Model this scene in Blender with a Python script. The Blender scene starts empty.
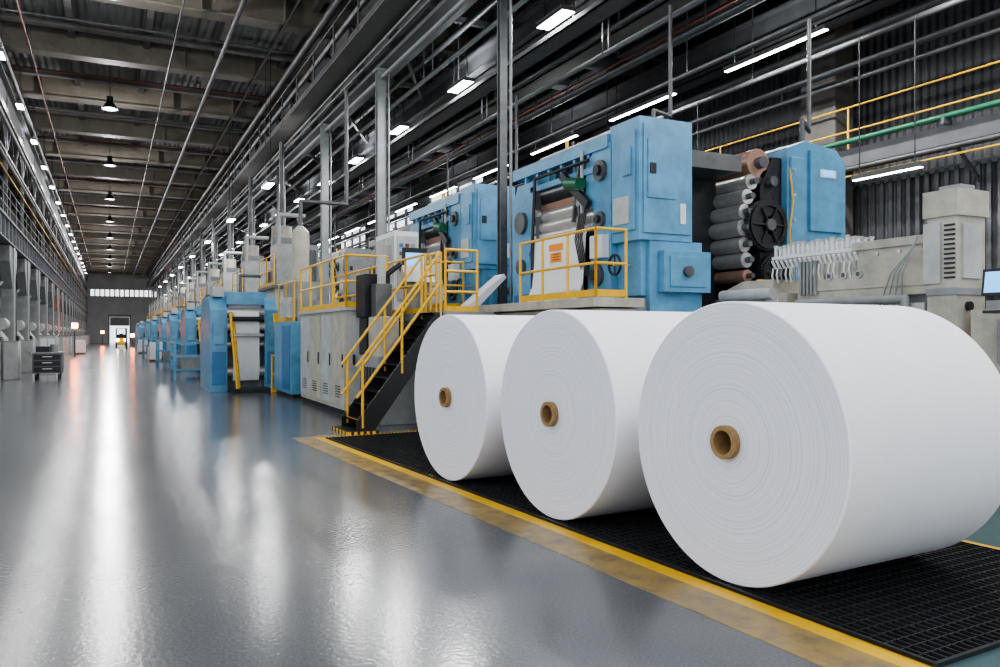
import bpy, math, random
from mathutils import Vector, Matrix
random.seed(7)
S=bpy.context.scene
COL=S.collection
# ---------------------------------------------------------------- materials
MATS={}
def mat(name,col,rough=.5,metal=0.,var=.12,scale=6.,bump=.0,bscale=60.,emit=None,estr=0.,dirt=None,coat=0.):
    m=bpy.data.materials.new(name); m.use_nodes=True
    nt=m.node_tree; N=nt.nodes; L=nt.links; b=N['Principled BSDF']
    b.inputs['Roughness'].default_value=rough; b.inputs['Metallic'].default_value=metal
    if coat: b.inputs['Coat Weight'].default_value=coat
    tc=N.new('ShaderNodeTexCoord')
    if var>0:
        n=N.new('ShaderNodeTexNoise'); n.inputs['Scale'].default_value=scale; n.inputs['Detail'].default_value=6; n.inputs['Roughness'].default_value=.65
        L.new(tc.outputs['Object'],n.inputs['Vector'])
        r=N.new('ShaderNodeValToRGB'); d=dirt or tuple(c*(1-var*2.2) for c in col)
        r.color_ramp.elements[0].position=.3; r.color_ramp.elements[1].position=.62
        r.color_ramp.elements[0].color=(*d,1); r.color_ramp.elements[1].color=(*col,1)
        L.new(n.outputs['Fac'],r.inputs['Fac']); L.new(r.outputs['Color'],b.inputs['Base Color'])
    else: b.inputs['Base Color'].default_value=(*col,1)
    if bump>0:
        n2=N.new('ShaderNodeTexNoise'); n2.inputs['Scale'].default_value=bscale; n2.inputs['Detail'].default_value=3
        L.new(tc.outputs['Object'],n2.inputs['Vector'])
        bp=N.new('ShaderNodeBump'); bp.inputs['Strength'].default_value=bump; bp.inputs['Distance'].default_value=.01
        L.new(n2.outputs['Fac'],bp.inputs['Height']); L.new(bp.outputs['Normal'],b.inputs['Normal'])
    if emit:
        b.inputs['Emission Color'].default_value=(*emit,1); b.inputs['Emission Strength'].default_value=estr
    MATS[name]=m; return m
blue=mat('blue_paint',(.135,.345,.54),.34,0,.14,3)
blue2=mat('dark_blue_paint',(.05,.19,.40),.4,0,.12,3)
cream=mat('cream_paint',(.49,.46,.39),.45,0,.17,3)
grey=mat('grey_paint',(.28,.295,.295),.45,0,.14,3)
lgrey=mat('light_grey_paint',(.48,.49,.48),.45,0,.13,3)
dark=mat('dark_steel',(.035,.037,.04),.45,.4,.15,6)
mid=mat('weathered_steel',(.14,.145,.15),.45,.5,.15,5)
steel=mat('polished_steel',(.62,.61,.60),.30,.6,.08,8)
copper=mat('copper_roller',(.42,.25,.19),.35,.2,.10,8)
yellow=mat('yellow_paint',(.80,.46,.03),.4,0,.07,8)
black=mat('black_paint',(.012,.012,.013),.45,0,.0)
green=mat('green_paint',(.02,.14,.07),.4,0,.1,5)
red=mat('red_paint',(.18,.05,.04),.5,0,.1,5)
orange=mat('orange_sign',(.9,.28,.02),.4,0,0)
white=mat('white_plastic',(.72,.73,.74),.4,0,.04,5)
card=mat('cardboard_core',(.34,.21,.09),.75,0,.15,20,.3,120)
sheet=mat('paper_web',(.80,.81,.83),.7,0,.03,4)
roofst=mat('roof_steel',(.16,.15,.14),.6,.0,.15,1.5)
beamst=mat('roof_beam_paint',(.215,.19,.155),.6,.0,.15,1.5)
girder=mat('girder_paint',(.11,.113,.12),.5,.0,.15,2)
concrete=mat('concrete',(.11,.10,.09),.8,0,.15,2,.3,30)
galpaint=mat('gallery_paint',(.20,.21,.225),.5,.1,.12,2)
endwall=mat('end_wall_paint',(.60,.61,.63),.7,0,.1,.5)
lampon=mat('lamp_glow',(1,1,1),.5,0,0,emit=(1,.98,.95),estr=25)
redlamp=mat('red_lamp_glow',(1,.1,.02),.5,0,0,emit=(1,.20,.05),estr=70)
screen=mat('screen_glow',(.1,.3,.6),.3,0,0,emit=(.15,.45,.9),estr=1.5)
teal=mat('teal_floor_paint',(.05,.11,.12),.3,0,.1,3)
mustard=mat('worn_yellow_floor_paint',(.40,.27,.09),.26,0,.25,5,dirt=(.18,.14,.085))
lineyel=mat('yellow_floor_paint',(.84,.50,.02),.35,0,.08,4)

def corr(name,col,axis,scale,rough=.6,strength=1.):
    m=mat(name,col,rough,.0,.12,1.2); nt=m.node_tree;N=nt.nodes;L=nt.links
    w=N.new('ShaderNodeTexWave'); w.bands_direction=axis; w.inputs['Scale'].default_value=scale
    tc=[n for n in N if n.type=='TEX_COORD'][0]; L.new(tc.outputs['Object'],w.inputs['Vector'])
    bp=N.new('ShaderNodeBump'); bp.inputs['Strength'].default_value=strength; bp.inputs['Distance'].default_value=.06
    L.new(w.outputs['Fac'],bp.inputs['Height']); L.new(bp.outputs['Normal'],N['Principled BSDF'].inputs['Normal'])
    return m
deck=corr('corrugated_roof_deck',(.24,.24,.24),'X',1.2)
cladding=corr('corrugated_cladding',(.10,.10,.105),'Y',1.6)

# floor
def floor_mat():
    m=bpy.data.materials.new('polished_epoxy_floor'); m.use_nodes=True
    nt=m.node_tree;N=nt.nodes;L=nt.links;b=N['Principled BSDF']
    tc=N.new('ShaderNodeTexCoord')
    n=N.new('ShaderNodeTexNoise'); n.inputs['Scale'].default_value=.5;n.inputs['Detail'].default_value=3;L.new(tc.outputs['Object'],n.inputs['Vector'])
    r=N.new('ShaderNodeValToRGB'); r.color_ramp.elements[0].position=.3;r.color_ramp.elements[1].position=.7
    r.color_ramp.elements[0].color=(.112,.118,.127,1);r.color_ramp.elements[1].color=(.127,.133,.142,1)
    L.new(n.outputs['Fac'],r.inputs['Fac'])
    f=N.new('ShaderNodeTexNoise'); f.inputs['Scale'].default_value=60;f.inputs['Detail'].default_value=4;f.inputs['Roughness'].default_value=.7;L.new(tc.outputs['Object'],f.inputs['Vector'])
    mx=N.new('ShaderNodeMixRGB'); mx.blend_type='OVERLAY'; mx.inputs['Fac'].default_value=.7
    L.new(r.outputs['Color'],mx.inputs['Color1']);L.new(f.outputs['Fac'],mx.inputs['Color2']);L.new(mx.outputs['Color'],b.inputs['Base Color'])
    rr=N.new('ShaderNodeMapRange'); rr.inputs['To Min'].default_value=.14; rr.inputs['To Max'].default_value=.21
    L.new(n.outputs['Fac'],rr.inputs['Value']);L.new(rr.outputs['Result'],b.inputs['Roughness'])
    f2=N.new('ShaderNodeTexNoise'); f2.inputs['Scale'].default_value=30;f2.inputs['Detail'].default_value=3;L.new(tc.outputs['Object'],f2.inputs['Vector'])
    bp=N.new('ShaderNodeBump');bp.inputs['Strength'].default_value=.16;bp.inputs['Distance'].default_value=.01
    L.new(f2.outputs['Fac'],bp.inputs['Height']);L.new(bp.outputs['Normal'],b.inputs['Normal'])
    b.inputs['Specular IOR Level'].default_value=.6
    return m
floorm=floor_mat()
# paper roll face: concentric wound layers
def roll_mat():
    m=bpy.data.materials.new('wound_paper'); m.use_nodes=True
    nt=m.node_tree;N=nt.nodes;L=nt.links;b=N['Principled BSDF']
    tc=N.new('ShaderNodeTexCoord'); sp=N.new('ShaderNodeSeparateXYZ');L.new(tc.outputs['Object'],sp.inputs[0])
    cb=N.new('ShaderNodeCombineXYZ');L.new(sp.outputs['Y'],cb.inputs['X']);L.new(sp.outputs['Z'],cb.inputs['Y'])
    ln=N.new('ShaderNodeVectorMath');ln.operation='LENGTH';L.new(cb.outputs[0],ln.inputs[0])
    nd=N.new('ShaderNodeTexNoise');nd.inputs['Scale'].default_value=1.8;L.new(tc.outputs['Object'],nd.inputs['Vector'])
    ma=N.new('ShaderNodeMath');ma.operation='MULTIPLY_ADD';ma.inputs[1].default_value=.03;L.new(nd.outputs['Fac'],ma.inputs[0]);L.new(ln.outputs['Value'],ma.inputs[2])
    nz=N.new('ShaderNodeTexNoise');nz.noise_dimensions='1D';nz.inputs['Scale'].default_value=95;nz.inputs['Detail'].default_value=5;nz.inputs['Roughness'].default_value=.8
    L.new(ma.outputs[0],nz.inputs['W'])
    r=N.new('ShaderNodeValToRGB');r.color_ramp.elements[0].position=.36;r.color_ramp.elements[1].position=.52
    r.color_ramp.elements[0].color=(.56,.56,.62,1);r.color_ramp.elements[1].color=(.77,.76,.80,1)
    L.new(nz.outputs['Fac'],r.inputs['Fac']);L.new(r.outputs['Color'],b.inputs['Base Color'])
    bp=N.new('ShaderNodeBump');bp.inputs['Strength'].default_value=.45;bp.inputs['Distance'].default_value=.004
    L.new(nz.outputs['Fac'],bp.inputs['Height']);L.new(bp.outputs['Normal'],b.inputs['Normal'])
    b.inputs['Roughness'].default_value=.8
    return m
rollface=roll_mat()
rollside=mat('paper_roll_side',(.88,.87,.90),.6,0,.02,2)

# ---------------------------------------------------------------- mesh builder
class MB:
    def __init__(s): s.v=[];s.f=[];s.m=[];s.sm=[];s.ms=[]
    def mi(s,m):
        if m not in s.ms: s.ms.append(m)
        return s.ms.index(m)
    def add(s,vs,fs,m,smooth=False):
        o=len(s.v); s.v+= [tuple(v) for v in vs]; k=s.mi(m)
        for f in fs: s.f.append([i+o for i in f]); s.m.append(k); s.sm.append(smooth)
    def box(s,x0,x1,y0,y1,z0,z1,m):
        vs=[(x0,y0,z0),(x1,y0,z0),(x1,y1,z0),(x0,y1,z0),(x0,y0,z1),(x1,y0,z1),(x1,y1,z1),(x0,y1,z1)]
        s.add(vs,[(0,3,2,1),(4,5,6,7),(0,1,5,4),(1,2,6,5),(2,3,7,6),(3,0,4,7)],m)
    def prism(s,prof,axis,a0,a1,m):
        n=len(prof)
        def P(p,a): return {'x':(a,p[0],p[1]),'y':(p[0],a,p[1]),'z':(p[0],p[1],a)}[axis]
        vs=[P(p,a0) for p in prof]+[P(p,a1) for p in prof]
        fs=[list(range(n))[::-1],list(range(n,2*n))]+[(i,(i+1)%n,n+(i+1)%n,n+i) for i in range(n)]
        s.add(vs,fs,m)
    def frame(s,p0,p1):
        p0=Vector(p0);p1=Vector(p1);d=(p1-p0).normalized()
        up=Vector((0,0,1)) if abs(d.z)<.95 else Vector((1,0,0))
        a=d.cross(up).normalized(); b=a.cross(d).normalized()
        return p0,p1,a,b
    def cyl(s,p0,p1,r,m,n=12,r2=None,cap=True,capm=None):
        p0,p1,a,b=s.frame(p0,p1); r2=r if r2 is None else r2
        c=[(math.cos(t*2*math.pi/n),math.sin(t*2*math.pi/n)) for t in range(n)]
        v0=[p0+a*x*r+b*y*r for x,y in c]; v1=[p1+a*x*r2+b*y*r2 for x,y in c]
        s.add(v0+v1,[(i,(i+1)%n,n+(i+1)%n,n+i) for i in range(n)],m,True)
        if cap:
            if r>0: s.add(v0,[list(range(n))[::-1]],capm or m)
            if r2>0: s.add(v1,[list(range(n))],capm or m)
    def ring(s,p0,p1,ro,ri,m,n=48):
        p0,p1,a,b=s.frame(p0,p1)
        c=[(math.cos(t*2*math.pi/n),math.sin(t*2*math.pi/n)) for t in range(n)]
        V=lambda p,r:[p+a*x*r+b*y*r for x,y in c]
        q=[(i,(i+1)%n,n+(i+1)%n,n+i) for i in range(n)]
        s.add(V(p0,ro)+V(p1,ro),q,m,True); s.add(V(p0,ri)+V(p1,ri),q,m,True)
        s.add(V(p0,ro)+V(p0,ri),q,m); s.add(V(p1,ro)+V(p1,ri),q,m)
    def bar(s,p0,p1,w,h,m):
        p0,p1,a,b=s.frame(p0,p1)
        vs=[p+a*x*w/2+b*y*h/2 for p in (p0,p1) for x,y in ((-1,-1),(1,-1),(1,1),(-1,1))]
        s.add(vs,[(0,1,2,3),(7,6,5,4),(0,4,5,1),(1,5,6,2),(2,6,7,3),(3,7,4,0)],m)
    def pipe(s,pts,r,m,n=10):
        for a,b in zip(pts[:-1],pts[1:]): s.cyl(a,b,r,m,n)
        for p in pts[1:-1]: s.ball(p,r*1.02,m)
    def ball(s,p,r,m,n=8):
        p=Vector(p);rows=[]
        for j in range(1,n//2+1):
            t=math.pi*j/(n//2+1); rows.append([p+Vector((math.sin(t)*math.cos(2*math.pi*i/n)*r,math.sin(t)*math.sin(2*math.pi*i/n)*r,math.cos(t)*r)) for i in range(n)])
        vs=[p+Vector((0,0,r))]+[v for q in rows for v in q]+[p-Vector((0,0,r))]
        fs=[(0,1+i,1+(i+1)%n) for i in range(n)]
        for j in range(len(rows)-1):
            fs+=[(1+j*n+i,1+(j+1)*n+i,1+(j+1)*n+(i+1)%n,1+j*n+(i+1)%n) for i in range(n)]
        o=1+(len(rows)-1)*n; fs+=[(o+i,len(vs)-1,o+(i+1)%n) for i in range(n)]
        s.add(vs,fs,m,True)
    def rail(s,pts,z0,h=1.05,m=None,r=.022,sp=1.0,mids=(.5,),z1=None,toe=True):
        m=m or yellow
        for (a,b) in zip(pts[:-1],pts[1:]):
            za=a[2] if len(a)>2 else z0; zb=b[2] if len(b)>2 else z0
            A=Vector((a[0],a[1],za));B=Vector((b[0],b[1],zb)); L=(B-A).length; k=max(1,round(L/sp))
            for i in range(k+1):
                p=A.lerp(B,i/k); s.cyl(p,p+Vector((0,0,h)),r,m,8)
            for q in (1.,)+tuple(mids):
                s.cyl(A+Vector((0,0,h*q)),B+Vector((0,0,h*q)),r,m,8); s.ball(B+Vector((0,0,h*q)),r,m,8); s.ball(A+Vector((0,0,h*q)),r,m,8)
            if toe and abs(za-zb)<.01: s.bar(A+Vector((0,0,.06)),B+Vector((0,0,.06)),.008,.1,m)
    def done(s,name,bevel=0,loc=(0,0,0),rotz=0,parent=None,xf=None):
        me=bpy.data.meshes.new(name); me.from_pydata(s.v,[],s.f)
        for m in s.ms: me.materials.append(m)
        me.polygons.foreach_set('material_index',s.m); me.polygons.foreach_set('use_smooth',s.sm)
        me.update()
        o=bpy.data.objects.new(name,me); COL.objects.link(o); o.location=loc; o.rotation_euler=(0,0,rotz)
        if bevel:
            b=o.modifiers.new('bevel','BEVEL'); b.width=bevel; b.segments=2; b.limit_method='ANGLE'; b.angle_limit=.7
        if parent: o.parent=parent
        return o
def clone(o,dx=0,dy=0,dz=0):
    c=o.copy(); COL.objects.link(c); c.location=Vector(o.location)+Vector((dx,dy,dz)); return c
def area(name,loc,sx,sy,p,rot=(0,0,0),col=(1,.98,.96),parent=None):
    l=bpy.data.lights.new(name,'AREA'); l.shape='RECTANGLE'; l.size=sx;l.size_y=sy;l.energy=p;l.color=col
    o=bpy.data.objects.new(name,l);COL.objects.link(o)
    o.rotation_euler=rot
    o.location=loc
    if parent: o.parent=parent
    return o

Y1=150.; YE=149.6; ZC=12.4; XR=16.; XL=-7.
# ---------------------------------------------------------------- room shell
b=MB(); b.box(-14,XR+.2,-14,Y1+.2,-.2,0,floorm); b.done('floor')
b=MB(); b.box(XL-.3,XR+.3,-14,Y1+.3,ZC,ZC+.2,deck); b.done('ceiling')
b=MB(); b.box(XL-.3,XL,22,Y1,0,ZC,concrete); b.done('wall_left')  # stretch nearer the camera left open so world light fills the roll faces
b=MB()
WY0,WY1,WZ0,WZ1=34,92,6.3,9.4
b.box(XR,XR+.3,-14,WY0,0,ZC,cladding); b.box(XR,XR+.3,WY1,Y1,0,ZC,cladding)
b.box(XR,XR+.3,WY0,WY1,0,WZ0,cladding); b.box(XR,XR+.3,WY0,WY1,WZ1,ZC,cladding)
b.done('wall_right')
b=MB()
for i in range(30): b.box(XR+.05,XR+.2,WY0+i*2-.06,WY0+i*2+.06,WZ0,WZ1,mid)
b.box(XR+.05,XR+.2,WY0,WY1,7.8,7.9,mid); b.done('window_1')
b=MB()
b.box(XL,-3,Y1,Y1+.3,0,ZC,endwall); b.box(7.5,XR,Y1,Y1+.3,0,ZC,endwall)
b.box(-3,0,Y1,Y1+.3,0,7.9,endwall); b.box(3,7.5,Y1,Y1+.3,0,7.9,endwall); b.box(0,3,Y1,Y1+.3,4.4,7.9,endwall); b.box(-3,7.5,Y1,Y1+.3,9.0,ZC,endwall)
b.done('wall_back')
b=MB()
for i in range(15): b.box(-3+i*.75-.1,-3+i*.75+.1,Y1+.05,Y1+.25,7.9,9.0,mid)
b.done('window_2')
# roller door; half-raised opening added to brighten the far wall and floor
b=MB(); b.box(-.2,-.02,Y1-.12,Y1-.01,0,4.6,mid); b.box(3.02,3.2,Y1-.12,Y1-.01,0,4.6,mid); b.box(-.2,3.2,Y1-.12,Y1-.01,4.42,4.8,mid); b.box(.02,2.98,Y1+.05,Y1+.12,2.9,4.38,grey)
for i in range(4): b.box(.02,2.98,Y1+.02,Y1+.05,3.0+i*.34,3.04+i*.34,mid)
b.done('door_1')
# ---------------------------------------------------------------- roof structure
b=MB()
y=2.
while y<Y1:
    b.box(-6.95,15.95,y-.04,y+.04,ZC-1.0,ZC,beamst); b.box(-6.95,15.95,y-.3,y+.3,ZC-1.05,ZC-.98,beamst)
    b.box(-6.95,15.95,y-.3,y+.3,ZC-.06,ZC,beamst)
    for x in (-5,-2.5,0,2.5,5): b.box(x-.02,x+.02,y-.28,y+.28,ZC-1.,ZC-.05,beamst)
    y+=6
for x in (-6,-3.6,-1.2,1.2,3.6,6,8.4,10.8,13.2):
    b.box(x-.11,x+.11,-10,YE,ZC-.4,ZC,roofst)
b.done('roof_beams')
b=MB()
for x,z,r,m in ((-2.4,ZC-1.25,.03,red),(1.9,ZC-1.3,.03,mid),(3.4,ZC-1.4,.08,mid),(4.9,ZC-1.2,.05,mid)):
    b.cyl((x,-10,z),(x,YE,z),r,m,8)
    y=2
    while y<YE: b.bar((x,y,z),(x,y,ZC-.9),.03,.03,mid); y+=6
y=5
while y<YE-4:
    b.cyl((-6.5,y,ZC-.75),(6.4,y,ZC-.75),.04,red if (int(y)//6)%2 else mid,8)
    b.box(-6.4,6.5,y+1.2,y+1.5,ZC-.6,ZC-.45,roofst)
    y+=6
b.done('ceiling_pipes')
# big crane runway girder along aisle
b=MB()
X=6.8
b.box(X-.3,X+.3,-10,YE,8.75,8.85,girder); b.box(X-.05,X+.05,-10,YE,8.85,10.0,girder); b.box(X-.3,X+.3,-10,YE,10.0,10.1,girder)
b.box(X-.05,X+.05,-10,YE,10.25,10.33,mid)
b.box(X-.25,X+.25,-10,YE,11.2,11.32,girder)
y=-10
while y<YE-3:
    b.box(X-.26,X+.26,y-.02,y+.02,8.85,10.,girder)
    b.bar((X,y,10.1),(X,y+1.5,11.2),.1,.1,girder); b.bar((X,y+1.5,11.2),(X,y+3,10.1),.1,.1,girder)
    y+=3
b.box(X-1.1,X-.35,-10,YE,9.3,9.36,roofst)
b.rail([(X-1.1,-10),(X-1.1,YE)],9.36,1.0,mid,.03,2.5,(.5,),toe=True)
for z,r,dx in ((8.95,.05,-.45),(9.12,.04,-.5),(8.5,.06,-.2),(9.7,.05,-.2),(10.6,.09,-.6),(11.15,.14,-.9)): b.cyl((X+dx,-10,z),(X+dx,YE,z),r,[mid,grey,mid][int(z*10)%3],8)
for xx,z0,z1,m in ((8.9,8.5,9.1,girder),(11.3,8.8,9.5,girder),(13.6,8.3,8.9,girder)):
    b.box(xx-.2,xx+.2,-10,YE,z0,z0+.06,m); b.box(xx-.03,xx+.03,-10,YE,z0,z1,m); b.box(xx-.2,xx+.2,-10,YE,z1-.06,z1,m)
y=-4.
while y<YE-6:
    for z in (ZC-1.15,10.1): b.box(7,15.9,y-.08,y+.08,z-.08,z+.08,girder)
    for i in range(6):
        x0=7+i*1.48; b.bar((x0,y,10.1),(x0+.74,y,11.25),.08,.08,girder); b.bar((x0+.74,y,11.25),(x0+1.48,y,10.1),.08,.08,girder)
    b.bar((7,y,8.9),(7+3,y+6,8.9),.08,.08,girder)
    y+=6
b.done('crane_runway_girder')
# pipes, trays over the machines
b=MB()
for x,z,r,m in ((7.5,8.3,.05,grey),(7.75,8.55,.06,mid),(8.1,9.4,.09,mid),(9.6,8.1,.05,mid),(10.1,8.9,.14,mid),(10.9,7.9,.05,mid),(11.9,8.4,.07,mid),(12.3,8.9,.04,red),(13.3,7.4,.06,mid),(14.1,7.9,.09,mid),(12.2,10.6,.35,girder),
   (9.2,7.35,.035,mid),(9.35,7.5,.035,grey),(11.4,7.3,.05,mid),(14.2,7.0,.05,mid),(14.2,7.3,.07,girder),(13.9,8.6,.12,girder),(10.4,10.3,.25,girder),(8.6,10.8,.2,girder),(13.9,9.9,.2,girder)):
    b.cyl((x,-8,z),(x,YE,z),r,m,10)
    y=-4
    while y<YE: b.bar((x,y,z),(x,y,ZC-1.0),.025,.025,mid); y+=6
for x,z in ((8.5,7.75),(10.5,8.4),(13.9,8.2)):
    b.box(x-.25,x+.25,-8,YE,z,z+.03,mid); b.box(x-.25,x-.22,-8,YE,z,z+.12,mid); b.box(x+.22,x+.25,-8,YE,z,z+.12,mid)
    b.box(x-.17,x+.17,-8,YE,z+.03,z+.09,dark)
    y=-4
    while y<YE: b.bar((x,y,z),(x,y,ZC-1.0),.03,.03,mid); y+=6
for y in (8.,20.,32,44,56): 
    b.pipe([(10.1,y,8.9),(10.1,y,9.6),(14.5,y,9.6)],.22,girder,16)
    b.box(9.0,13.2,y+2.,y+2.5,9.5,9.9,girder)
b.done('overhead_pipes')
# ---------------------------------------------------------------- steel columns
def column(x,y,z1,w=.34,m=None,name='steel_column'):
    m=m or mid
    b=MB(); t=.03
    b.box(x-w/2,x+w/2,y-w/2,y-w/2+t,0,z1,m); b.box(x-w/2,x+w/2,y+w/2-t,y+w/2,0,z1,m); b.box(x-t/2,x+t/2,y-w/2+t,y+w/2-t,0,z1,m)
    b.box(x-w*.8,x+w*.8,y-w*.8,y+w*.8,0,.04,m); b.box(x-w*.7,x+w*.7,y-w*.7,y+w*.7,z1-.06,z1,m)
    b.cyl((x+w/2+.05,y-w/2-.05,.1),(x+w/2+.05,y-w/2-.05,z1),.03,grey,8)
    return b.done(name)
column(6.95,14.15,8.74,.15,m=mid)
column(6.6,20.9,8.74,.24,m=grey)
for i in range(14): column(6.6,27.2+8*i,8.74,.24,m=[grey,mid][i%2])
for i in range(6):
    b=MB(); yy=12.9+i*9; b.box(14.7,15.3,yy,yy+1,0,ZC-1.05,concrete); b.box(14.6,15.35,yy-.1,yy+1.1,9,9.4,concrete); b.done('concrete_pillar',.03)
# ---------------------------------------------------------------- right gallery
b=MB()
b.box(14.6,15.45,-8,YE,5.35,5.5,mid)
b.box(14.5,14.62,-8,YE,5.25,5.62,girder)
b.cyl((14.35,-8,5.75),(14.35,YE,5.75),.06,green,12)
b.cyl((14.35,-8,5.15),(14.35,YE,5.15),.05,mid,12); b.cyl((14.3,-8,4.98),(14.3,YE,4.98),.02,yellow,8)
b.rail([(14.55,-8),(14.55,90)],5.5,1.05,yellow,.022,4.,(.5,),toe=False)
y=-6
while y<YE:
    b.bar((14.55,y,5.3),(15.4,y,4.6),.06,.06,mid); b.box(14.25,14.5,y-.03,y+.03,5.6,5.72,mid); y+=4
b.done('right_gallery')
b=MB()
b.box(15.5,15.6,-8,50,2.6,5.0,cladding)
y=-8
while y<50: b.box(15.44,15.5,y,y+.09,2.6,5.0,mid); y+=.22
for y in range(-8,50,4): b.box(15.6,15.98,y,y+.1,0,5,mid); b.box(15.44,15.6,y,y+.12,0,2.6,mid)
b.box(15.46,15.62,-8,50,4.95,5.05,grey); b.done('ribbed_partition')
# ---------------------------------------------------------------- left gallery
b=MB()
b.box(-6.95,-3.4,4,YE,5.5,5.7,galpaint)
b.box(-3.5,-3.38,4,YE,4.95,5.8,galpaint); b.box(-3.6,-3.28,4,YE,5.74,5.82,galpaint); b.box(-3.6,-3.28,4,YE,4.93,4.98,galpaint)
b.rail([(-3.35,4),(-3.35,YE)],5.82,1.1,grey,.022,2.2,(.35,.68),toe=False)
b.cyl((-3.32,4,7.35),(-3.32,YE,7.35),.03,yellow,8)
y=4
while y<YE:
    b.box(-3.5,-3.3,y-.02,y+.02,4.92,5.8,galpaint)
    y+=1.2
b.box(-3.6,-3.2,4,YE,9.2,9.3,girder); b.box(-3.43,-3.37,4,YE,9.3,10.4,girder); b.box(-3.6,-3.2,4,YE,10.4,10.5,girder)
b.box(-3.5,-3.3,4,YE,8.0,8.1,girder)
b.cyl((-3.15,4,8.75),(-3.15,YE,8.75),.06,grey,8); b.cyl((-3.2,4,7.6),(-3.2,YE,7.6),.05,grey,8); b.cyl((-3.2,4,11),(-3.2,YE,11),.08,grey,8)
y=4
while y<YE-3:
    b.bar((-3.4,y,8.05),(-3.4,y+1.5,9.25),.07,.07,girder); b.bar((-3.4,y+1.5,9.25),(-3.4,y+3,8.05),.07,.07,girder)
    if int(round((y-4)/3))%2==0: b.box(-3.46,-3.34,y-.05,y+.05,5.8,ZC-.42,galpaint)
    y+=3
b.done('left_gallery')
def gcol(y):
    b=MB()
    b.box(-3.75,-3.3,y-.3,y+.3,0,4.9,grey); b.box(-3.85,-3.2,y-.42,y+.42,0,.35,grey)
    pr=[(y-.3,3.3),(y-1.3,4.3),(y-1.3,4.9),(y+1.3,4.9),(y+1.3,4.3),(y+.3,3.3)]
    b.prism(pr,'x',-3.7,-3.34,grey)
    return b.done('gallery_column',.02)
g0=gcol(24); 
for i in range(1,21): clone(g0,0,i*6.)
def leftmachine():
    b=MB()
    b.prism([(-5.5,0),(-3.6,0),(-3.6,1.1),(-3.9,1.3),(-3.9,2.3),(-4.2,3.3),(-5.5,3.3)],'y',25.2,27.3,cream)
    b.prism([(-5.5,0),(-3.4,0),(-3.4,1.4),(-3.75,1.9),(-3.75,3.0),(-5.5,3.0)],'y',27.7,28.9,lgrey)
    b.box(-3.9,-3.55,25.4,27.1,1.5,2.1,grey); b.box(-3.42,-3.36,27.9,28.7,.3,1.2,blue2)
    for i in range(4): b.cyl((-3.75,25.2,1.5+i*.35),(-3.75,27.3,1.5+i*.35),.11,steel,14)
    b.box(-5.5,-3.9,27.2,27.8,0,2.,dark); b.box(-3.5,-3.3,25.5,26.1,.2,1.5,dark)
    b.pipe([(-3.6,27.5,0),(-3.6,27.5,3.3),(-3.6,28.6,3.5),(-4.4,28.6,3.5)],.07,mid)
    b.cyl((-3.55,27.9,1.95),(-3.55,28.7,1.95),.22,lgrey,18)
    b.box(-3.3,-2.85,26.2,27.2,0,1.3,lgrey); b.box(-3.32,-2.83,26.18,27.22,1.3,1.34,grey)
    return b.done('paper_converting_machine',.02)
lm=leftmachine()
for i in range(1,20): clone(lm,0,i*6.)
b=MB()
b.box(-2.4,-1.5,31.8,33.0,.22,.9,mid); b.box(-2.43,-1.47,31.77,33.03,.9,.95,grey)
b.box(-2.3,-1.9,31.9,32.6,.95,1.15,dark); b.cyl((-1.75,32.2,.95),(-1.75,32.2,1.22),.13,grey,14)
for i in range(3): b.box(-2.35,-1.55,31.78,31.8,.27+i*.21,.44+i*.21,dark); b.box(-2.1,-1.8,31.75,31.78,.36+i*.21,.39+i*.21,steel)
for x in (-2.3,-1.6):
    for y in (31.95,32.85): b.cyl((x-.03,y,.1),(x+.03,y,.1),.1,black,14); b.box(x-.03,x+.03,y-.04,y+.04,.1,.24,steel)
b.pipe([(-2.4,31.8,.8),(-2.5,31.6,1.0),(-2.5,31.6,1.05)],.02,steel)
b.done('tool_trolley',.01)
b=MB(); b.box(-2.5,-1.9,36,37.2,0,1.5,lgrey); b.box(-2.52,-1.88,35.98,37.22,1.5,1.54,grey); b.box(-2.45,-2.22,35.98,36,.1,1.4,white); b.box(-2.18,-1.95,35.98,36,.1,1.4,white); b.done('storage_locker',.01)

# ---------------------------------------------------------------- floor markings, grating, rolls
OX,OY=3.477,3.912; RZ=math.radians(3.5)
b=MB()
b.box(-.15,-.02,-6,8.35,.0,.004,lineyel); b.box(-.02,2.5,8.22,8.35,0,.004,lineyel); b.box(2.34,2.46,-1.38,8.22,0,.004,lineyel)
b.done('floor_marking',0,(OX,OY,0),RZ)
b=MB(); b.box(-.47,-.15,-6,8.5,0,.003,mustard); b.box(-.15,2.5,8.35,8.6,0,.003,mustard); b.done('worn_floor_marking',0,(OX,OY,0),RZ)
b=MB(); b.box(-.02,4.5,-6,-1.4,0,.003,teal); b.box(2.46,4.5,-1.4,6,0,.003,teal); b.done('painted_floor_zone',0,(OX,OY,0),RZ)
b=MB()
b.box(-.02,2.33,-1.38,8.22,0.,.003,black)
g=-1.38
while g<8.2: b.box(-.02,2.33,g,g+.008,.003,.022,dark); g+=.09
a=-.02
while a<2.33: b.box(a,a+.008,-1.38,8.22,.003,.024,dark); a+=.06
b.box(-.02,0,-1.38,8.22,0,.026,dark); b.box(-.02,2.33,-1.4,-1.38,0,.026,dark)
b.done('floor_grating',0,(OX,OY,0),RZ)

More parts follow.
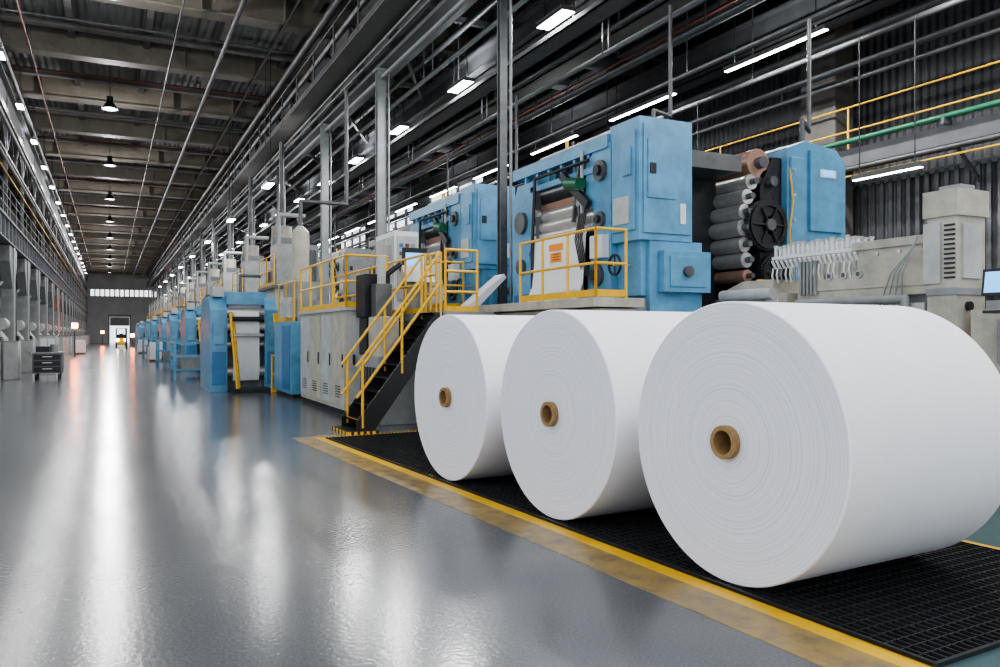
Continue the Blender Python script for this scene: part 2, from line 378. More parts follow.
def roll(gy,dl=0.035):
    b=MB(); R=.89; Lr=1.62
    n=160
    cs=[(math.cos(t*2*math.pi/n),math.sin(t*2*math.pi/n)) for t in range(n)]
    def circ(x,r): return [(x,c*r,s_*r) for c,s_ in cs]
    q=[(i,(i+1)%n,n+(i+1)%n,n+i) for i in range(n)]
    b.add(circ(.010,R)+circ(Lr-.010,R),q,rollside,True)
    b.add(circ(0,R-.008)+circ(.010,R),q,rollside,True); b.add(circ(Lr,R-.008)+circ(Lr-.010,R),q,rollside,True)
    b.add(circ(0,R-.008)+circ(0,.106),q,rollface)
    b.add(circ(Lr,R-.008)+circ(Lr,.106),q,rollface)
    b.ring((-.05,0,0),(Lr+.02,0,0),.106,.076,card,48)
    o=b.done('paper_roll',0)
    c,s_=math.cos(RZ),math.sin(RZ)
    o.location=(OX-s_*gy+c*dl,OY+c*gy+s_*dl,R+.024); o.rotation_euler=(0,0,RZ)
    return o
roll(0); roll(2.03); roll(4.08)

# ---------------------------------------------------------------- printing press
def press(body,y=9.4,x=6.8):
    b=MB()
    b.box(x,x+.95,y,y+.75,2.95,4.72,body)
    b.box(x+.06,x+.89,y-.03,y,3.05,4.62,body)
    b.box(x+.12,x+.62,y-.05,y-.03,3.55,4.4,body)
    b.box(x+.7,x+.8,y-.045,y-.03,3.2,3.5,white)
    b.box(x+.15,x+.25,y-.07,y-.05,3.9,4.05,dark)
    b.box(x+.2,x+1.15,y+.02,y+.8,0,2.95,body)
    b.box(x+.35,x+1.2,y-.12,y+.02,2.2,2.8,body); b.box(x+.45,x+1.1,y-.14,y-.12,2.28,2.72,body)
    b.box(x+.3,x+1.2,y-.08,y+.02,0,1.9,body)
    b.cyl((x+.75,y-.2,2.5),(x+.75,y-.12,2.5),.08,mid,18)
    b.box(x-.12,x+.25,y+.1,y+1.5,0,2.1,grey)
    prof=[(y+.7,0),(y+1.35,0),(y+1.35,2.6),(y+1.15,2.9),(y+1.15,3.5),(y+1.4,3.75),(y+1.4,4.25),(y+1.1,4.5),(y+.7,4.5)]
    b.prism(prof,'x',x-.02,x+.35,body)
    for (cy,cz,r) in ((y+.95,4.1,.16),(y+.95,3.35,.12),(y+1.05,2.5,.17),(y+.95,1.6,.12)):
        b.cyl((x-.08,cy,cz),(x-.02,cy,cz),r,mid,20); b.cyl((x-.13,cy,cz),(x-.08,cy,cz),r*.5,dark,16)
    b.box(x-.03,x,y+.08,y+.66,3.1,4.55,body); b.box(x-.06,x-.03,y+.15,y+.35,3.9,4.3,body); b.box(x-.05,x-.02,y+.2,y+.6,3.2,3.6,lgrey)
    b.box(x+.1,x+.2,y+.1,y+.7,2.15,2.95,body)
    b.ring((x-.2,y+.35,2.6),(x-.17,y+.35,2.6),.16,.135,dark,24); b.cyl((x-.2,y+.35,2.6),(x+.1,y+.35,2.6),.02,steel,8); b.bar((x-.185,y+.2,2.6),(x-.185,y+.5,2.6),.02,.02,dark); b.bar((x-.185,y+.35,2.45),(x-.185,y+.35,2.75),.02,.02,dark)
    b.box(x-.14,x-.02,y+.75,y+1.1,2.75,3.1,white)
    b.cyl((x-.15,y+1.35,3.95),(x-.15,y+1.75,4.02),.10,green,16); b.bar((x-.1,y+1.2,3.6),(x-.1,y+2.0,4.2),.08,.14,dark)
    b.bar((x-.05,y+1.7,3.4),(x-.05,y+1.5,4.3),.05,.1,mid)
    prof=[(y+3.1,0),(y+3.9,0),(y+3.9,3.9),(y+3.7,4.3),(y+3.1,4.3),(y+3.1,3.3),(y+3.25,3.0),(y+3.1,2.6)]
    b.prism(prof,'x',x-.05,x+.8,body)
    b.cyl((x-.12,y+3.5,3.6),(x-.05,y+3.5,3.6),.2,mid,20); b.cyl((x-.12,y+3.5,2.8),(x-.05,y+3.5,2.8),.14,mid,20)
    b.box(x-.1,x-.05,y+3.25,y+3.75,1.2,2.3,blue2 if body is blue else grey)
    b.box(x+.2,x+.8,y+3.3,y+3.9,4.3,4.6,body)
    b.box(x-.05,x+.2,y+.75,y+3.9,4.42,4.62,body); b.box(x-.05,x+.12,y+1.1,y+3.2,4.1,4.2,body)
    b.box(x+.7,x+.9,y+.75,y+3.9,4.42,4.62,body)
    for i in range(6): b.box(x-.03,x+.05,y+1.3+i*.42,y+1.36+i*.42,4.2,4.42,body)
    b.pipe([(x+.3,y+.8,4.75),(x+.3,y+3.4,4.75),(x+.3,y+3.6,4.4)],.05,lgrey)
    b.pipe([(x-.1,y+1.2,4.3),(x-.12,y+2.9,4.3),(x-.12,y+3.0,3.2),(x-.12,y+3.0,2.1)],.03,dark)
    b.pipe([(x-.06,y+1.45,4.5),(x-.06,y+1.45,2.2)],.03,lgrey)
    for i in range(5): b.pipe([(x-.1,y+1.25+.05*i,3.5),(x-.16,y+1.3+.05*i,3.1),(x-.1,y+1.22+.04*i,2.5)],.012,black,6)
    for yy in (y+1.5,y+2.9): b.bar((x-.02,yy,3.25),(x-.02,yy+.1,4.1),.05,.12,mid); b.cyl((x-.08,yy+.05,3.7),(x+.0,yy+.05,3.7),.07,steel,12)
    b.bar((x+.05,y+1.4,4.05),(x+.05,y+3.1,4.05),.06,.05,steel)
    b.box(x+.95,x+2.1,y+.8,y+3.9,0,4.1,dark); b.box(x+.35,x+.95,y+1.35,y+3.1,0,2.1,dark)
    b.box(x+1.0,x+2.,y+.1,y+3.8,4.1,4.35,mid)
    for i,(dx,z,r,m) in enumerate(((.15,4.0,.13,dark),(.28,3.86,.17,copper),(.12,3.64,.11,steel),(.06,3.44,.10,steel),(.25,3.33,.13,steel),(.5,3.95,.12,dark),(.02,3.27,.08,steel))):
        b.cyl((x+dx,y+1.15,z),(x+dx,y+3.15,z),r,m,24)
        b.cyl((x+dx,y+1.0,z),(x+dx,y+1.15,z),r*.55,mid,12)
    pts=[(x+.12,3.38),(x-.02,3.32),(x-.08,3.15),(x-.1,2.8),(x-.14,2.4),(x-.25,2.1)]
    y0,y1=y+1.3,y+3.0
    vs=[(px_,y0,z) for px_,z in pts]+[(px_,y1,z) for px_,z in pts]
    k=len(pts); b.add(vs,[(i,i+1,k+i+1,k+i) for i in range(k-1)],sheet,True)
    b.box(x-.75,x+.2,y-.1,y+3.9,0,.15,dark)
    b.box(x-.7,x-.1,y-.05,y+3.2,.15,1.95,cream)
    for i in range(4): b.box(x-.715,x-.7,y-.0+i*.8,y+.65+i*.8,.4,1.75,lgrey)
    b.box(x-.85,x+.0,y-.12,y+3.9,1.97,2.1,cream)
    b.rail([(x-.3,y-.1),(x-.8,y-.1),(x-.8,y+2.15)],2.1,.95,yellow,.022,.8,(.5,))
    b.box(x-.84,x-.83,y+.72,y+1.12,2.62,2.93,white); b.box(x-.85,x-.838,y+.72,y+1.12,2.83,2.93,orange)
    b.box(x-.85,x-.838,y+.76,y+1.08,2.66,2.80,orange)
    for i in range(3): b.box(x-.856,x-.85,y+.8,y+1.0,2.69+i*.04,2.70+i*.04,black)
    b.box(x+.3,x+.8,y+1.2,y+1.7,4.35,4.6,dark); b.box(x+.35,x+.75,y+2.3,y+3.0,4.35,4.7,mid)
    b.cyl((x+.5,y+2.0,4.35),(x+.5,y+2.0,4.85),.12,grey,16)
    for i in range(4): b.cyl((x+.35+.12*i,y+2.6,4.7),(x+.35+.12*i,y+2.6,4.95),.03,[yellow,mid,red,mid][i],8)
    b.pipe([(x+1.3,y+1.4,4.35),(x+1.3,y+1.4,5.3),(x+1.8,y+1.6,5.3),(x+1.8,y+1.6,7.2)],.035,mid)
    return b
pa=press(blue).done('printing_press',.012)
clone(pa,0,5.75)
pg=press(grey,y=21.6,x=7.7).done('printing_press',.012)
for i in range(1,9): clone(pg,0,7.*i)

# press B: roller stack + tower
b=MB(); x=9.6;y=9.4
b.prism([(x+.05,0),(x+1.3,0),(x+1.3,3.1),(x+1.35,3.2),(x+1.35,4.4),(x+1.15,4.6),(x+.45,4.7),(x+.05,4.55)],'y',y,y+.9,blue)
b.prism([(x+.5,3.25),(x+1.25,3.25),(x+1.25,4.35),(x+1.1,4.5),(x+.5,4.55)],'y',y-.06,y,blue)
b.box(x+.1,x+.42,y-.04,y,2.4,4.4,blue); b.box(x+.5,x+1.2,y-.05,y,.8,3.1,blue)
b.box(x+.7,x+1.05,y-.075,y-.06,4.12,4.25,white); b.box(x+.75,x+1.0,y-.085,y-.075,4.14,4.23,screen)
b.cyl((x+.8,y-.12,2.7),(x+.8,y-.05,2.7),.14,grey,20)
for i in range(5): b.cyl((x+.16,y-.06,2.6+i*.4),(x+.16,y-.04,2.6+i*.4),.025,steel,8)
b.prism([(x-.4,2.1),(x+.05,2.1),(x+.05,4.4),(x-.15,4.4),(x-.4,3.9)],'y',y+.12,y+.28,dark)
def gear(cx,cz,r,yy,m):
    n=36; P=[]
    for i in range(n*2):
        rr=r if (i//1)%2==0 else r*.95
        t=i*math.pi/n; P.append((cx+rr*math.cos(t),cz+rr*math.sin(t)))
    b.prism(P,'y',yy,yy+.1,m)
    b.ring((cx,yy-.03,cz),(cx,yy,cz),r*.9,r*.72,dark,32); b.cyl((cx,yy-.08,cz),(cx,yy-.03,cz),r*.22,mid,24)
    for k in range(6):
        t=k*math.pi/3; b.bar((cx,yy-.02,cz),(cx+r*.8*math.cos(t),yy-.02,cz+r*.8*math.sin(t)),.05,.03,dark)
gear(x-.33,3.3,.42,y+.02,dark); gear(x-.2,2.55,.3,y-.0,dark)
for i,(dx,z,r,m) in enumerate(((-.42,4.28,.23,copper),(-.56,3.98,.12,steel),(-.64,3.74,.12,steel),(-.70,3.5,.12,steel),(-.72,3.25,.13,steel),(-.70,2.99,.12,steel),(-.66,2.75,.12,steel),(-.2,4.0,.2,dark),(-.3,3.3,.36,dark),(-.64,2.5,.10,copper))):
    b.cyl((x+dx,y+.14,z),(x+dx,y+4,z),r,m,28)
    b.cyl((x+dx,y+.02,z),(x+dx,y+.14,z),r*.4,mid,14)
b.box(x-.5,x+1.3,y+.9,y+4.3,0,2.2,dark); b.box(x-.2,x+1.2,y+1.,y+4.3,2.2,3.9,dark); b.box(x-.6,x+1.3,y+4,y+4.5,0,4.6,blue)
b.box(x-.65,x-.3,y+.1,y+4,1.95,2.15,cream)
b.pipe([(x-.68,y-.1,2.4),(x+.6,y-.2,2.4)],.03,yellow)
b.pipe([(x-.0,y-.1,4.2),(x+.05,y-.12,3.7),(x-.02,y-.12,3.2),(x+.04,y-.1,2.5)],.014,yellow)
b.box(x-.68,x+1.3,y-.1,y+.12,0,2.1,grey); b.cyl((x-.66,y-.1,0),(x-.66,y-.1,2.4),.025,yellow,8)
b.pipe([(x+.9,y+.5,4.6),(x+.9,y+.5,5.2),(x+1.6,y+1,5.2),(x+1.6,y+1,7.2)],.04,mid)
b.done('roller_press',.012)

# ---------------------------------------------------------------- cream finishing machine at the right
b=MB(); x=8.3
b.box(x,x+.9,4.2,8.6,0,1.2,cream)
b.box(x+.1,x+.8,6.0,8.6,1.2,2.05,grey)
b.box(x,x+.45,5.9,7.9,2.05,2.62,cream)
b.box(x-.02,x,6.0,7.6,2.15,2.5,cream)
b.box(x-.04,x+.35,5.95,7.0,2.62,2.72,cream)
for i in range(6): b.cyl((x-.03,6.05+i*.3,2.56),(x,6.05+i*.3,2.56),.02,steel,8)
b.box(x-.08,x+.40,5.60,5.95,1.2,2.92,cream)
b.box(x-.12,x+.43,5.57,5.98,2.88,3.17,cream)
b.box(x-.11,x-.08,5.78,5.98,2.15,2.82,lgrey)
b.box(x-.0,x+.3,5.57,5.60,2.2,2.8,lgrey)
for i in range(12): b.box(x-.1,x-.08,5.62,5.74,2.2+i*.052,2.222+i*.052,dark)
b.box(x-.1,x+.4,5.58,5.95,2.02,2.1,grey); b.cyl((x+.1,5.56,1.9),(x+.1,5.60,1.9),.05,dark,14)
b.box(x,x+.7,4.3,5.5,1.2,1.85,cream); b.box(x-.03,x,4.5,5.2,1.3,1.75,grey); b.box(x+.1,x+.5,4.6,5.4,1.85,1.95,grey)
b.box(x+.05,x+.3,5.65,5.9,3.17,3.24,grey)
for i in range(4): b.pipe([(x-.1,6.05+.03*i,2.7-.05*i),(x-.16,6.2+.05*i,2.3),(x-.05,6.3+.1*i,1.9)],.010,grey,6)
for i in range(3): b.cyl((x-.05,6.9+i*.22,2.33),(x-.02,6.9+i*.22,2.33),.05,lgrey,16); b.cyl((x-.055,6.9+i*.22,2.33),(x-.05,6.9+i*.22,2.33),.03,mid,16)
b.box(x-.02,x+.4,6.9,8.35,2.62,2.66,white)
random.seed(4)
for i in range(18):
    yy=6.95+i*.08
    for k,xx in enumerate((x+.02,x+.14,x+.26)):
        h=.10+.05*random.random()
        b.cyl((xx,yy,2.66),(xx,yy,2.66+h),.022,white,8); b.cyl((xx,yy,2.66+h),(xx,yy,2.69+h),.032,lgrey,8)
    b.cyl((x-.05,yy,2.6),(x+.02,yy,2.5),.02,white,8)
    b.pipe([(x-.03,yy,2.5),(x-.05,yy,2.4),(x-.02,yy,2.3)],.012,white if i%3 else grey,6)
b.box(x-.1,x+.55,8.0,9.2,0,2.15,cream); b.prism([(8.3,2.15),(9.2,2.15),(9.2,2.25),(8.9,2.35),(8.3,2.35)],'x',x-.05,x+.5,cream)
b.cyl((x-.15,8.2,2.15),(x-.15,9.2,2.15),.08,lgrey,16); b.box(x-.2,x,8.1,8.5,1.6,2.0,grey)
for i in range(4): b.box(x-.12,x-.1,8.15+i*.26,8.34+i*.26,1.75,2.08,[lgrey,grey][i%2])
b.pipe([(x-.12,6.2,1.3),(x-.12,6.2,2.),(x-.12,7.8,2.)],.05,grey)
b.cyl((x-.05,7.3,1.75),(x+.1,7.3,1.75),.2,mid,20); b.cyl((x-.05,6.75,1.85),(x+.1,6.75,1.85),.13,steel,20)
b.box(x-.06,x+.1,6.0,6.5,1.35,1.95,lgrey)
for i in range(5): b.box(x-.06,x,7.55+i*.06,7.58+i*.06,2.1,2.55,grey)
b.done('finishing_machine',.012)
b=MB()
b.pipe([(8.0,4.75,0),(8.0,4.75,2.2)],.03,mid); b.box(7.9,8.1,4.6,4.9,0,.03,mid)
b.prism([(7.92,1.98),(8.0,1.98),(8.03,2.25),(7.95,2.25)],'y',4.78,5.14,dark)
b.add([(7.914,4.81,2.01),(7.914,5.11,2.01),(7.944,5.11,2.22),(7.944,4.81,2.22)],[(0,1,2,3)],screen)
b.box(7.8,8.05,4.8,5.05,1.8,1.83,dark)
b.done('control_monitor',.004)

# ---------------------------------------------------------------- stairs + platform
b=MB(); y0,y1=12.35,13.25; n=9; X0,X1=3.55,4.96; H=1.95
for i in range(n):
    z=H*(i+1)/n; xx=X0+(X1-X0-.02)*i/n
    xe=min(xx+.2,4.97)
    b.box(xx,xe,y0+.03,y1-.03,z-.035,z,dark); b.box(xx,xx+.02,y0+.03,y1-.03,z-.036,z+.001,yellow if i in(0,) else mid)
    b.box(xe-.03,xe-.01,y0+.03,y1-.03,z-.2,z-.035,black)
for yy in (y0,y1):
    b.prism([(X0-.05,0),(X0+.2,0),(X1,H-.3),(X1,H),(X1-.1,H),(X0-.05,.2)],'y',yy-.015,yy+.015,black)
    for k,(xx,zz) in enumerate(((X0+.05,.2),((X0+X1)/2,H/2+.08),(X1-.03,H))): b.cyl((xx,yy,zz-.1),(xx,yy,zz+1.0),.024,yellow,8)
    for q in (.5,1.): b.pipe([(X0-.05,yy,.2+q-.12),(X0+.05,yy,.2+q),(X1-.03,yy,H+q)],.024,yellow,8)
b.box(X0-.2,X0+.3,y0-.05,y1+.05,0,.05,black)
for i in range(5): b.box(X0-.205,X0-.2,y0-.05+i*.2,y0+.05+i*.2,0,.05,yellow); b.box(X0-.2+i*.1,X0-.15+i*.1,y0-.055,y0-.05,0,.05,yellow)
b.done('metal_staircase')
b=MB()
b.box(5.0,5.9,12.35,19.7,1.87,1.95,mid); b.box(4.98,5.0,12.35,19.7,1.83,1.97,grey); b.box(5.0,5.9,12.33,12.35,1.8,1.97,grey)
for xx in (5.1,5.8):
    for yy in (12.5,14.9,17.5,19.6): b.box(xx-.05,xx+.05,yy-.05,yy+.05,0,1.87,mid)
b.rail([(5.02,12.37),(5.6,12.37)],1.95,1.05,yellow,.024,.5,(.33,.66))
b.rail([(5.02,13.3),(5.02,19.7)],1.95,1.05,yellow,.024,1.1,(.5,))
b.rail([(5.5,14.0),(5.5,14.6)],1.95,1.15,yellow,.024,.3,(.33,.66))
b.done('access_platform')
b=MB()
b.box(5.2,5.7,12.6,14.7,0,1.6,dark); b.box(4.2,4.9,13.4,14.7,0,1.2,grey); b.box(4.25,4.6,13.5,14.2,1.2,1.9,cream)
for i in range(6): b.box(4.18,4.2,13.5+i*.18,13.6+i*.18,.2,1.0,dark)
b.cyl((4.5,14.3,1.2),(4.5,14.3,1.75),.18,mid,18); b.pipe([(4.5,14.3,1.75),(4.5,14.3,2.6),(4.9,14.3,2.9)],.05,dark)
b.box(4.2,4.7,14.3,14.85,1.9,2.7,dark); b.box(4.3,4.6,13.9,14.2,1.9,2.5,mid); b.cyl((4.45,14.05,2.5),(4.45,14.05,3.0),.08,lgrey,12); b.box(4.25,4.65,14.35,14.8,1.2,1.9,dark)
b.done('hydraulic_power_unit',.01)
b=MB(); x0,x1=4.05,4.9
b.box(x0,x1,15,19,.12,2.08,cream); b.box(x0+.03,x1,15.03,18.97,0,.12,dark); b.box(x0-.06,x1,14.94,19.06,2.04,2.1,lgrey)
for i in range(4):
    yy=15.05+i*.99; b.box(x0-.02,x0,yy,yy+.93,.2,1.98,[cream,lgrey][i%2]); b.box(x0-.04,x0-.02,yy+.1,yy+.14,.95,1.2,dark)
    for k in range(5): b.box(x0-.025,x0-.02,yy+.3,yy+.7,.35+k*.05,.37+k*.05,dark)
b.box(x0+.05,x1-.05,14.98,15,.25,1.95,lgrey); b.box(x0+.12,x0+.16,14.95,14.98,1.,1.2,dark)
b.rail([(x0,15.0),(x0,19.)],2.1,1.0,yellow,.024,1.0,(.5,))
b.rail([(x0,15.0),(x1-.05,15.)],2.1,1.0,yellow,.024,1.0,(.5,))
b.done('electrical_cabinet',.008)
b=MB()
b.box(5.35,5.88,16.,17.3,1.95,3.75,white); b.box(5.33,5.35,16.05,16.62,2.05,3.65,lgrey); b.box(5.33,5.35,16.68,17.25,2.05,3.65,lgrey)
for k in range(8): b.box(5.32,5.33,16.15,16.5,3.1+k*.05,3.12+k*.05,grey)
b.box(5.4,5.85,15.98,16,2.3,3.65,lgrey)
for k in range(4):
    for j in range(3): b.box(5.45+j*.13,5.53+j*.13,15.965,15.98,2.9+k*.17,2.98+k*.17,[red,grey,mid,blue2][(k+j)%4])
b.done('switchgear_cabinet',.008)
b=MB()
b.box(5.2,5.7,14.75,15.0,1.95,2.6,grey); b.prism([(14.65,2.6),(15.0,2.6),(15.0,2.95)],'x',5.15,5.75,lgrey); b.box(5.2,5.7,15.02,15.1,2.5,3.3,dark); b.box(5.25,5.65,15.01,15.02,2.95,3.2,screen); b.box(5.3,5.6,15.0,15.08,1.95,2.5,dark)
b.done('operator_console',.008)
b=MB()
b.prism([(5.92,1.97),(6.0,1.97),(6.7,2.65),(6.65,2.72),(5.92,2.12)],'y',13.45,13.85,sheet); b.box(6.05,6.5,13.45,13.85,0,1.95,grey); b.done('delivery_board',.005)
b=MB()
b.box(4.0,5.2,20.2,22.4,.1,1.9,blue); b.box(3.98,4,20.3,21.2,.2,1.8,blue2); b.box(3.98,4,21.3,22.3,.2,1.8,blue); b.box(4.05,5.2,20.25,22.35,0,.1,dark)
b.box(4.2,5.,20.4,22.2,1.9,2.9,grey); b.cyl((4.4,21,2.9),(4.4,21,4.2),.22,cream,20); b.box(4.0,4.2,20.6,21.4,2.0,2.5,lgrey)
b.cyl((4.4,21,4.2),(4.4,21,4.35),.22,cream,20,.08); b.pipe([(4.4,21,4.3),(4.4,21,5.0),(5.6,21,5.0),(5.6,21,8.)],.05,mid)
b.rail([(4.1,20.3),(4.1,22.3)],1.9,1.0,yellow,.022,1.0,(.5,)); b.cyl((4.8,21.6,2.9),(4.8,21.6,3.8),.15,mid,16); b.box(4.5,5.1,22.,22.3,2.9,4.0,grey)
b.done('air_handling_cabinet',.01,(0,-.3,0))

# ---------------------------------------------------------------- web unit
def webunit():
    b=MB(); x0,x1,y=2.45,4.25,23.0
    for (a,c) in ((x0,x0+.45),(x1-.35,x1)):
        b.prism([(y,0),(y+2.6,0),(y+2.6,2.0),(y+2.0,2.62),(y+.5,2.62),(y,2.25)],'x',a,c,blue)
        b.box(a+.05,c-.05,y-.03,y,.2,1.1,blue2); b.box(a+.08,c-.08,y-.05,y-.03,1.3,1.9,blue)
    b.box(x0+.45,x1-.35,y+.6,y+2.6,0,2.3,grey); b.box(x0+.45,x1-.35,y+.1,y+1.0,2.4,2.6,blue); b.box(x0+.3,x1-.2,y+.6,y+2.,2.62,2.78,blue)
    for z,r,m,dy in ((2.2,.12,steel,.2),(1.98,.1,steel,.3),(1.8,.12,steel,.12),(1.3,.1,steel,.3),(.55,.14,steel,.2)): b.cyl((x0+.45,y+dy,z),(x1-.35,y+dy,z),r,m,20)
    b.cyl((x0+.5,y-.12,2.0),(x1-.4,y-.12,2.0),.07,dark,14); b.cyl((x0+.5,y-.14,1.55),(x1-.4,y-.14,1.55),.05,steel,14)
    pts=[(y+.08,2.2),(y+.0,2.0),(y-.02,1.8),(y+.02,1.3),(y-.04,.6),(y+.1,.3)]
    vs=[(x0+.6,py,z) for py,z in pts]+[(x1-.5,py,z) for py,z in pts]; k=len(pts)
    b.add(vs,[(i,i+1,k+i+1,k+i) for i in range(k-1)],sheet,True)
    b.cyl((x0+.5,y+.5,2.4),(x1-.4,y+.5,2.4),.2,sheet,24)
    for xx,lean in ((x0+.62,-.3),(x1-.02,-.3)):
        for d in (0,.32):
            b.pipe([(xx+d*.3,y-.75+d,0),(xx+d*.3-.12,y-.2+d*.5,2.15)],.035,yellow)
        for k in range(8): b.cyl((xx-.015*k,y-.72+.07*k,.25*k+.1),(xx-.015*k+.1,y-.42+.05*k,.25*k+.1),.02,yellow,6)
    b.box(x0+.5,x1-.3,y-.8,y-.0,0,.12,dark)
    b.rail([(x1-.3,y-.8),(x1+.1,y-.8)],.0,1.0,yellow,.025,.4,(.5,))
    b.box(x0+.1,x0+.4,y+.3,y+.9,2.62,2.9,lgrey); b.pipe([(x0+1.,y+1.5,2.75),(x0+1.,y+1.5,3.3),(x1-.2,y+1.5,3.3)],.05,mid)
    return b
wu=webunit().done('web_rewinder',.012)
for i,(dx,dy) in enumerate(((.4,13),(.3,21),(.4,30),(.35,42),(.4,54),(.3,68),(.4,84))): clone(wu,dx,dy)
def tall():
    b=MB(); y=27
    b.box(4.9,6.2,y,y+2.6,0,3.2,lgrey); b.box(5.0,6.1,y+.2,y+1.4,3.2,4.6,grey); b.cyl((5.5,y+2,3.2),(5.5,y+2,5.4),.35,cream,20)
    b.box(4.88,4.9,y+.2,y+1.2,.3,2.6,grey); b.box(4.88,4.9,y+1.4,y+2.4,.3,2.6,cream); b.box(4.8,6.3,y-.1,y+2.7,3.1,3.2,mid)
    b.pipe([(5.1,y+.5,4.6),(5.1,y+.5,5.6),(6.0,y+.5,5.6)],.08,grey); b.pipe([(5.5,y+2,5.4),(5.5,y+2,8.4)],.08,mid)
    b.rail([(4.85,y-.1),(4.85,y+2.7)],3.2,1.0,yellow,.025,1.3,(.5,))
    b.box(5.25,6.2,y+3.,y+5.6,0,2.1,blue); b.box(5.3,6.1,y+3.3,y+4.5,2.1,3.6,lgrey); b.box(5.23,5.25,y+3.2,y+5.4,.3,1.9,blue2)
    for i in range(4): b.cyl((5.3+i*.25,y+5.2,2.1),(5.3+i*.25,y+5.2,3.0+.2*i),.07,lgrey,12)
    for i in range(5): b.cyl((5.0+i*.22,y+1.6,3.2),(5.0+i*.22,y+1.6,3.8+.35*((i*7)%3)),.05,[mid,grey,lgrey][i%3],8)
    b.box(5.0,5.9,y+1.0,y+1.3,4.6,4.9,mid); b.bar((4.9,y+2.7,3.2),(6.1,y+5.6,2.2),.05,.15,mid)
    return b.done('dryer_tower',.01)
tw=tall()
for i in range(1,15): clone(tw,0,7.*i)
b=MB(); x,y=2.0,29.5
for xx in (x,x+1.2):
    for yy in (y,y+1.6): b.box(xx-.04,xx+.04,yy-.04,yy+.04,0,1.3,blue)
for z in (.35,.8,1.27): 
    b.box(x,x+1.2,y-.03,y+.03,z-.03,z+.03,blue); b.box(x,x+1.2,y+1.57,y+1.63,z-.03,z+.03,blue); b.box(x-.03,x+.03,y,y+1.6,z-.03,z+.03,yellow if z>1 else blue); b.box(x+1.17,x+1.23,y,y+1.6,z-.03,z+.03,blue)
b.box(x,x+1.2,y,y+1.6,.3,.34,mid); b.box(x+.2,x+1,y+.2,y+1.4,.34,.8,grey); b.done('stock_cage')
c=bpy.data.objects['stock_cage']; clone(c,0,10.2); clone(c,0,28)
def beacon(x,y,z):
    b=MB(); b.cyl((x,y,0),(x,y,z),.06,mid,10); b.cyl((x,y,z),(x,y,z+.35),.2,redlamp,16); b.box(x-.2,x+.2,y-.2,y+.2,0,.04,mid); b.done('warning_beacon')
beacon(-2.3,66,2.0); beacon(-.9,122,1.6); beacon(2.4,104,1.2)
b=MB()
for i in range(3): b.box(2.0,2.7,49,50.2,.0+i*.05,.03+i*.05,card)
b.box(2.02,2.68,49.05,50.15,.13,1.1,white); b.box(2.02,2.68,50.8,51.9,.0,.8,sheet); b.done('paper_pallet',.01)
c=bpy.data.objects['paper_pallet']; clone(c,.0,20); clone(c,-4.4,20)
b=MB(); x,y=.6,96.
b.box(x,x+1.1,y+.8,y+2.6,.3,1.1,yellow); b.box(x,x+1.1,y+2.1,y+2.6,1.1,1.5,dark)
for xx in (x,x+1.02):
    b.box(xx,xx+.08,y+.8,y+.9,1.1,2.1,dark); b.box(xx,xx+.08,y+2.1,y+2.2,1.1,2.1,dark); b.box(xx+(0.12 if xx==x else -.12),xx+.08,y+.4,y+.55,.1,2.2,dark)
    for yy in (y+.95,y+2.3): b.cyl((xx-.05,yy,.32),(xx+.13,yy,.32),.32,black,20)
b.box(x,x+1.1,y+.8,y+2.2,2.1,2.16,dark); b.box(x+.25,x+.35,y-.6,y+.5,.06,.12,mid); b.box(x+.75,x+.85,y-.6,y+.5,.06,.12,mid); b.box(x+.35,x+.75,y+1.4,y+1.9,1.1,1.6,black)
b.cyl((x+.15,y+.78,.9),(x+.15,y+.72,.9),.14,lampon,12); b.cyl((x+.95,y+.78,.9),(x+.95,y+.72,.9),.14,lampon,12)
b.done('forklift',.01)

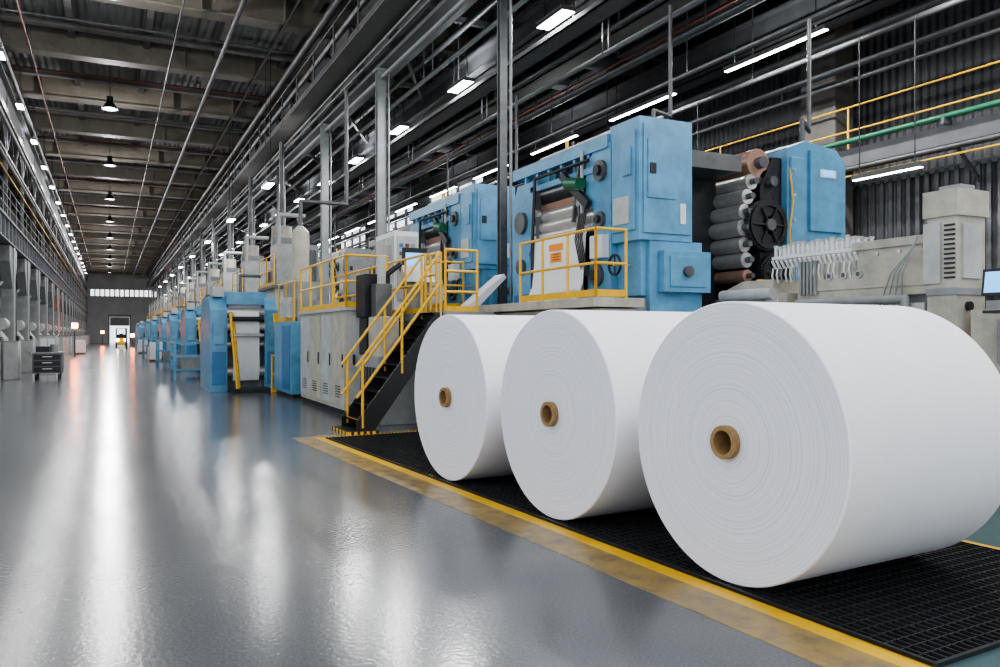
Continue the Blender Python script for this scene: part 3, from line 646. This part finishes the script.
# ---------------------------------------------------------------- lamps
def pendant(x,y,z):
    b=MB(); b.cyl((x,y,z+.3),(x,y,z),.12,dark,20,.30,cap=False); b.cyl((x,y,z+.3),(x,y,z+.5),.12,dark,20); b.cyl((x,y,z+.5),(x,y,ZC-.05),.012,dark,6)
    o=b.done('pendant_lamp')
    l=bpy.data.lights.new('bulb','POINT'); l.energy=600; l.shadow_soft_size=.18; l.color=(1,.99,.98)
    q=bpy.data.objects.new('bulb',l); COL.objects.link(q); q.location=(x,y,z-.1); q.parent=o
    return o
for i in range(-1,12): pendant(0,-.3+12*i,10.6)
def led(x,y,z,w,l,p,ztop,up=0):
    b=MB(); b.box(x-w/2,x+w/2,y-l/2,y+l/2,z,z+.1,mid); b.box(x-w/2+.02,x+w/2-.02,y-l/2+.02,y+l/2-.02,z-.012,z,lampon)
    for q in (-.4,.4): b.cyl((x,y+q*l,z+.1),(x,y+q*l,ztop),.012,dark,6)
    o=b.done('strip_light'); area('tube',(x,y,z-.02),w,l,p,parent=o,col=(.98,.99,1))
    if up: area('ceiling_fill',(x,y,z+.12),w,l,up,rot=(math.pi,0,0),parent=o,col=(.95,.98,1))  # added upward fill lamp that brightens the ceiling
for i in range(-3,24): led(8.3,14.4+5*i,8.1,.32,1.1,280,ZC-1.,up=50 if i%2 else 0)
for i in range(-2,12): led(12.7,8.08+4.7*i,7.6,.14,2.9,190,ZC-1.,up=40 if i%2 else 0)
for i in range(-1,6): led(13.2,10.4+6*i,4.62,.12,1.5,60,7.4)
for i in range(0,18): led(-2.95,22+6*i,9.9,.25,.8,90,ZC-.45,up=25 if i%2 else 0)
for i in range(0,8): led(5.2,30+10*i,7.0,.3,1.2,150,ZC-.45,up=30)  # extra strips added to brighten the far aisle

# ---------------------------------------------------------------- world, camera
w=bpy.data.worlds.new('daylight'); S.world=w; w.use_nodes=True
w.node_tree.nodes['Background'].inputs['Color'].default_value=(.86,.93,1,1); w.node_tree.nodes['Background'].inputs['Strength'].default_value=1.9
cam=bpy.data.cameras.new('camera'); co=bpy.data.objects.new('camera',cam); COL.objects.link(co); S.camera=co
cam.lens=28.8; cam.sensor_width=36; cam.clip_end=400
co.location=(0,0,1.6); co.rotation_euler=(math.radians(90),0,math.radians(-26))
S.view_settings.view_transform='AgX'; S.view_settings.look='AgX - Medium High Contrast'; S.view_settings.exposure=.15
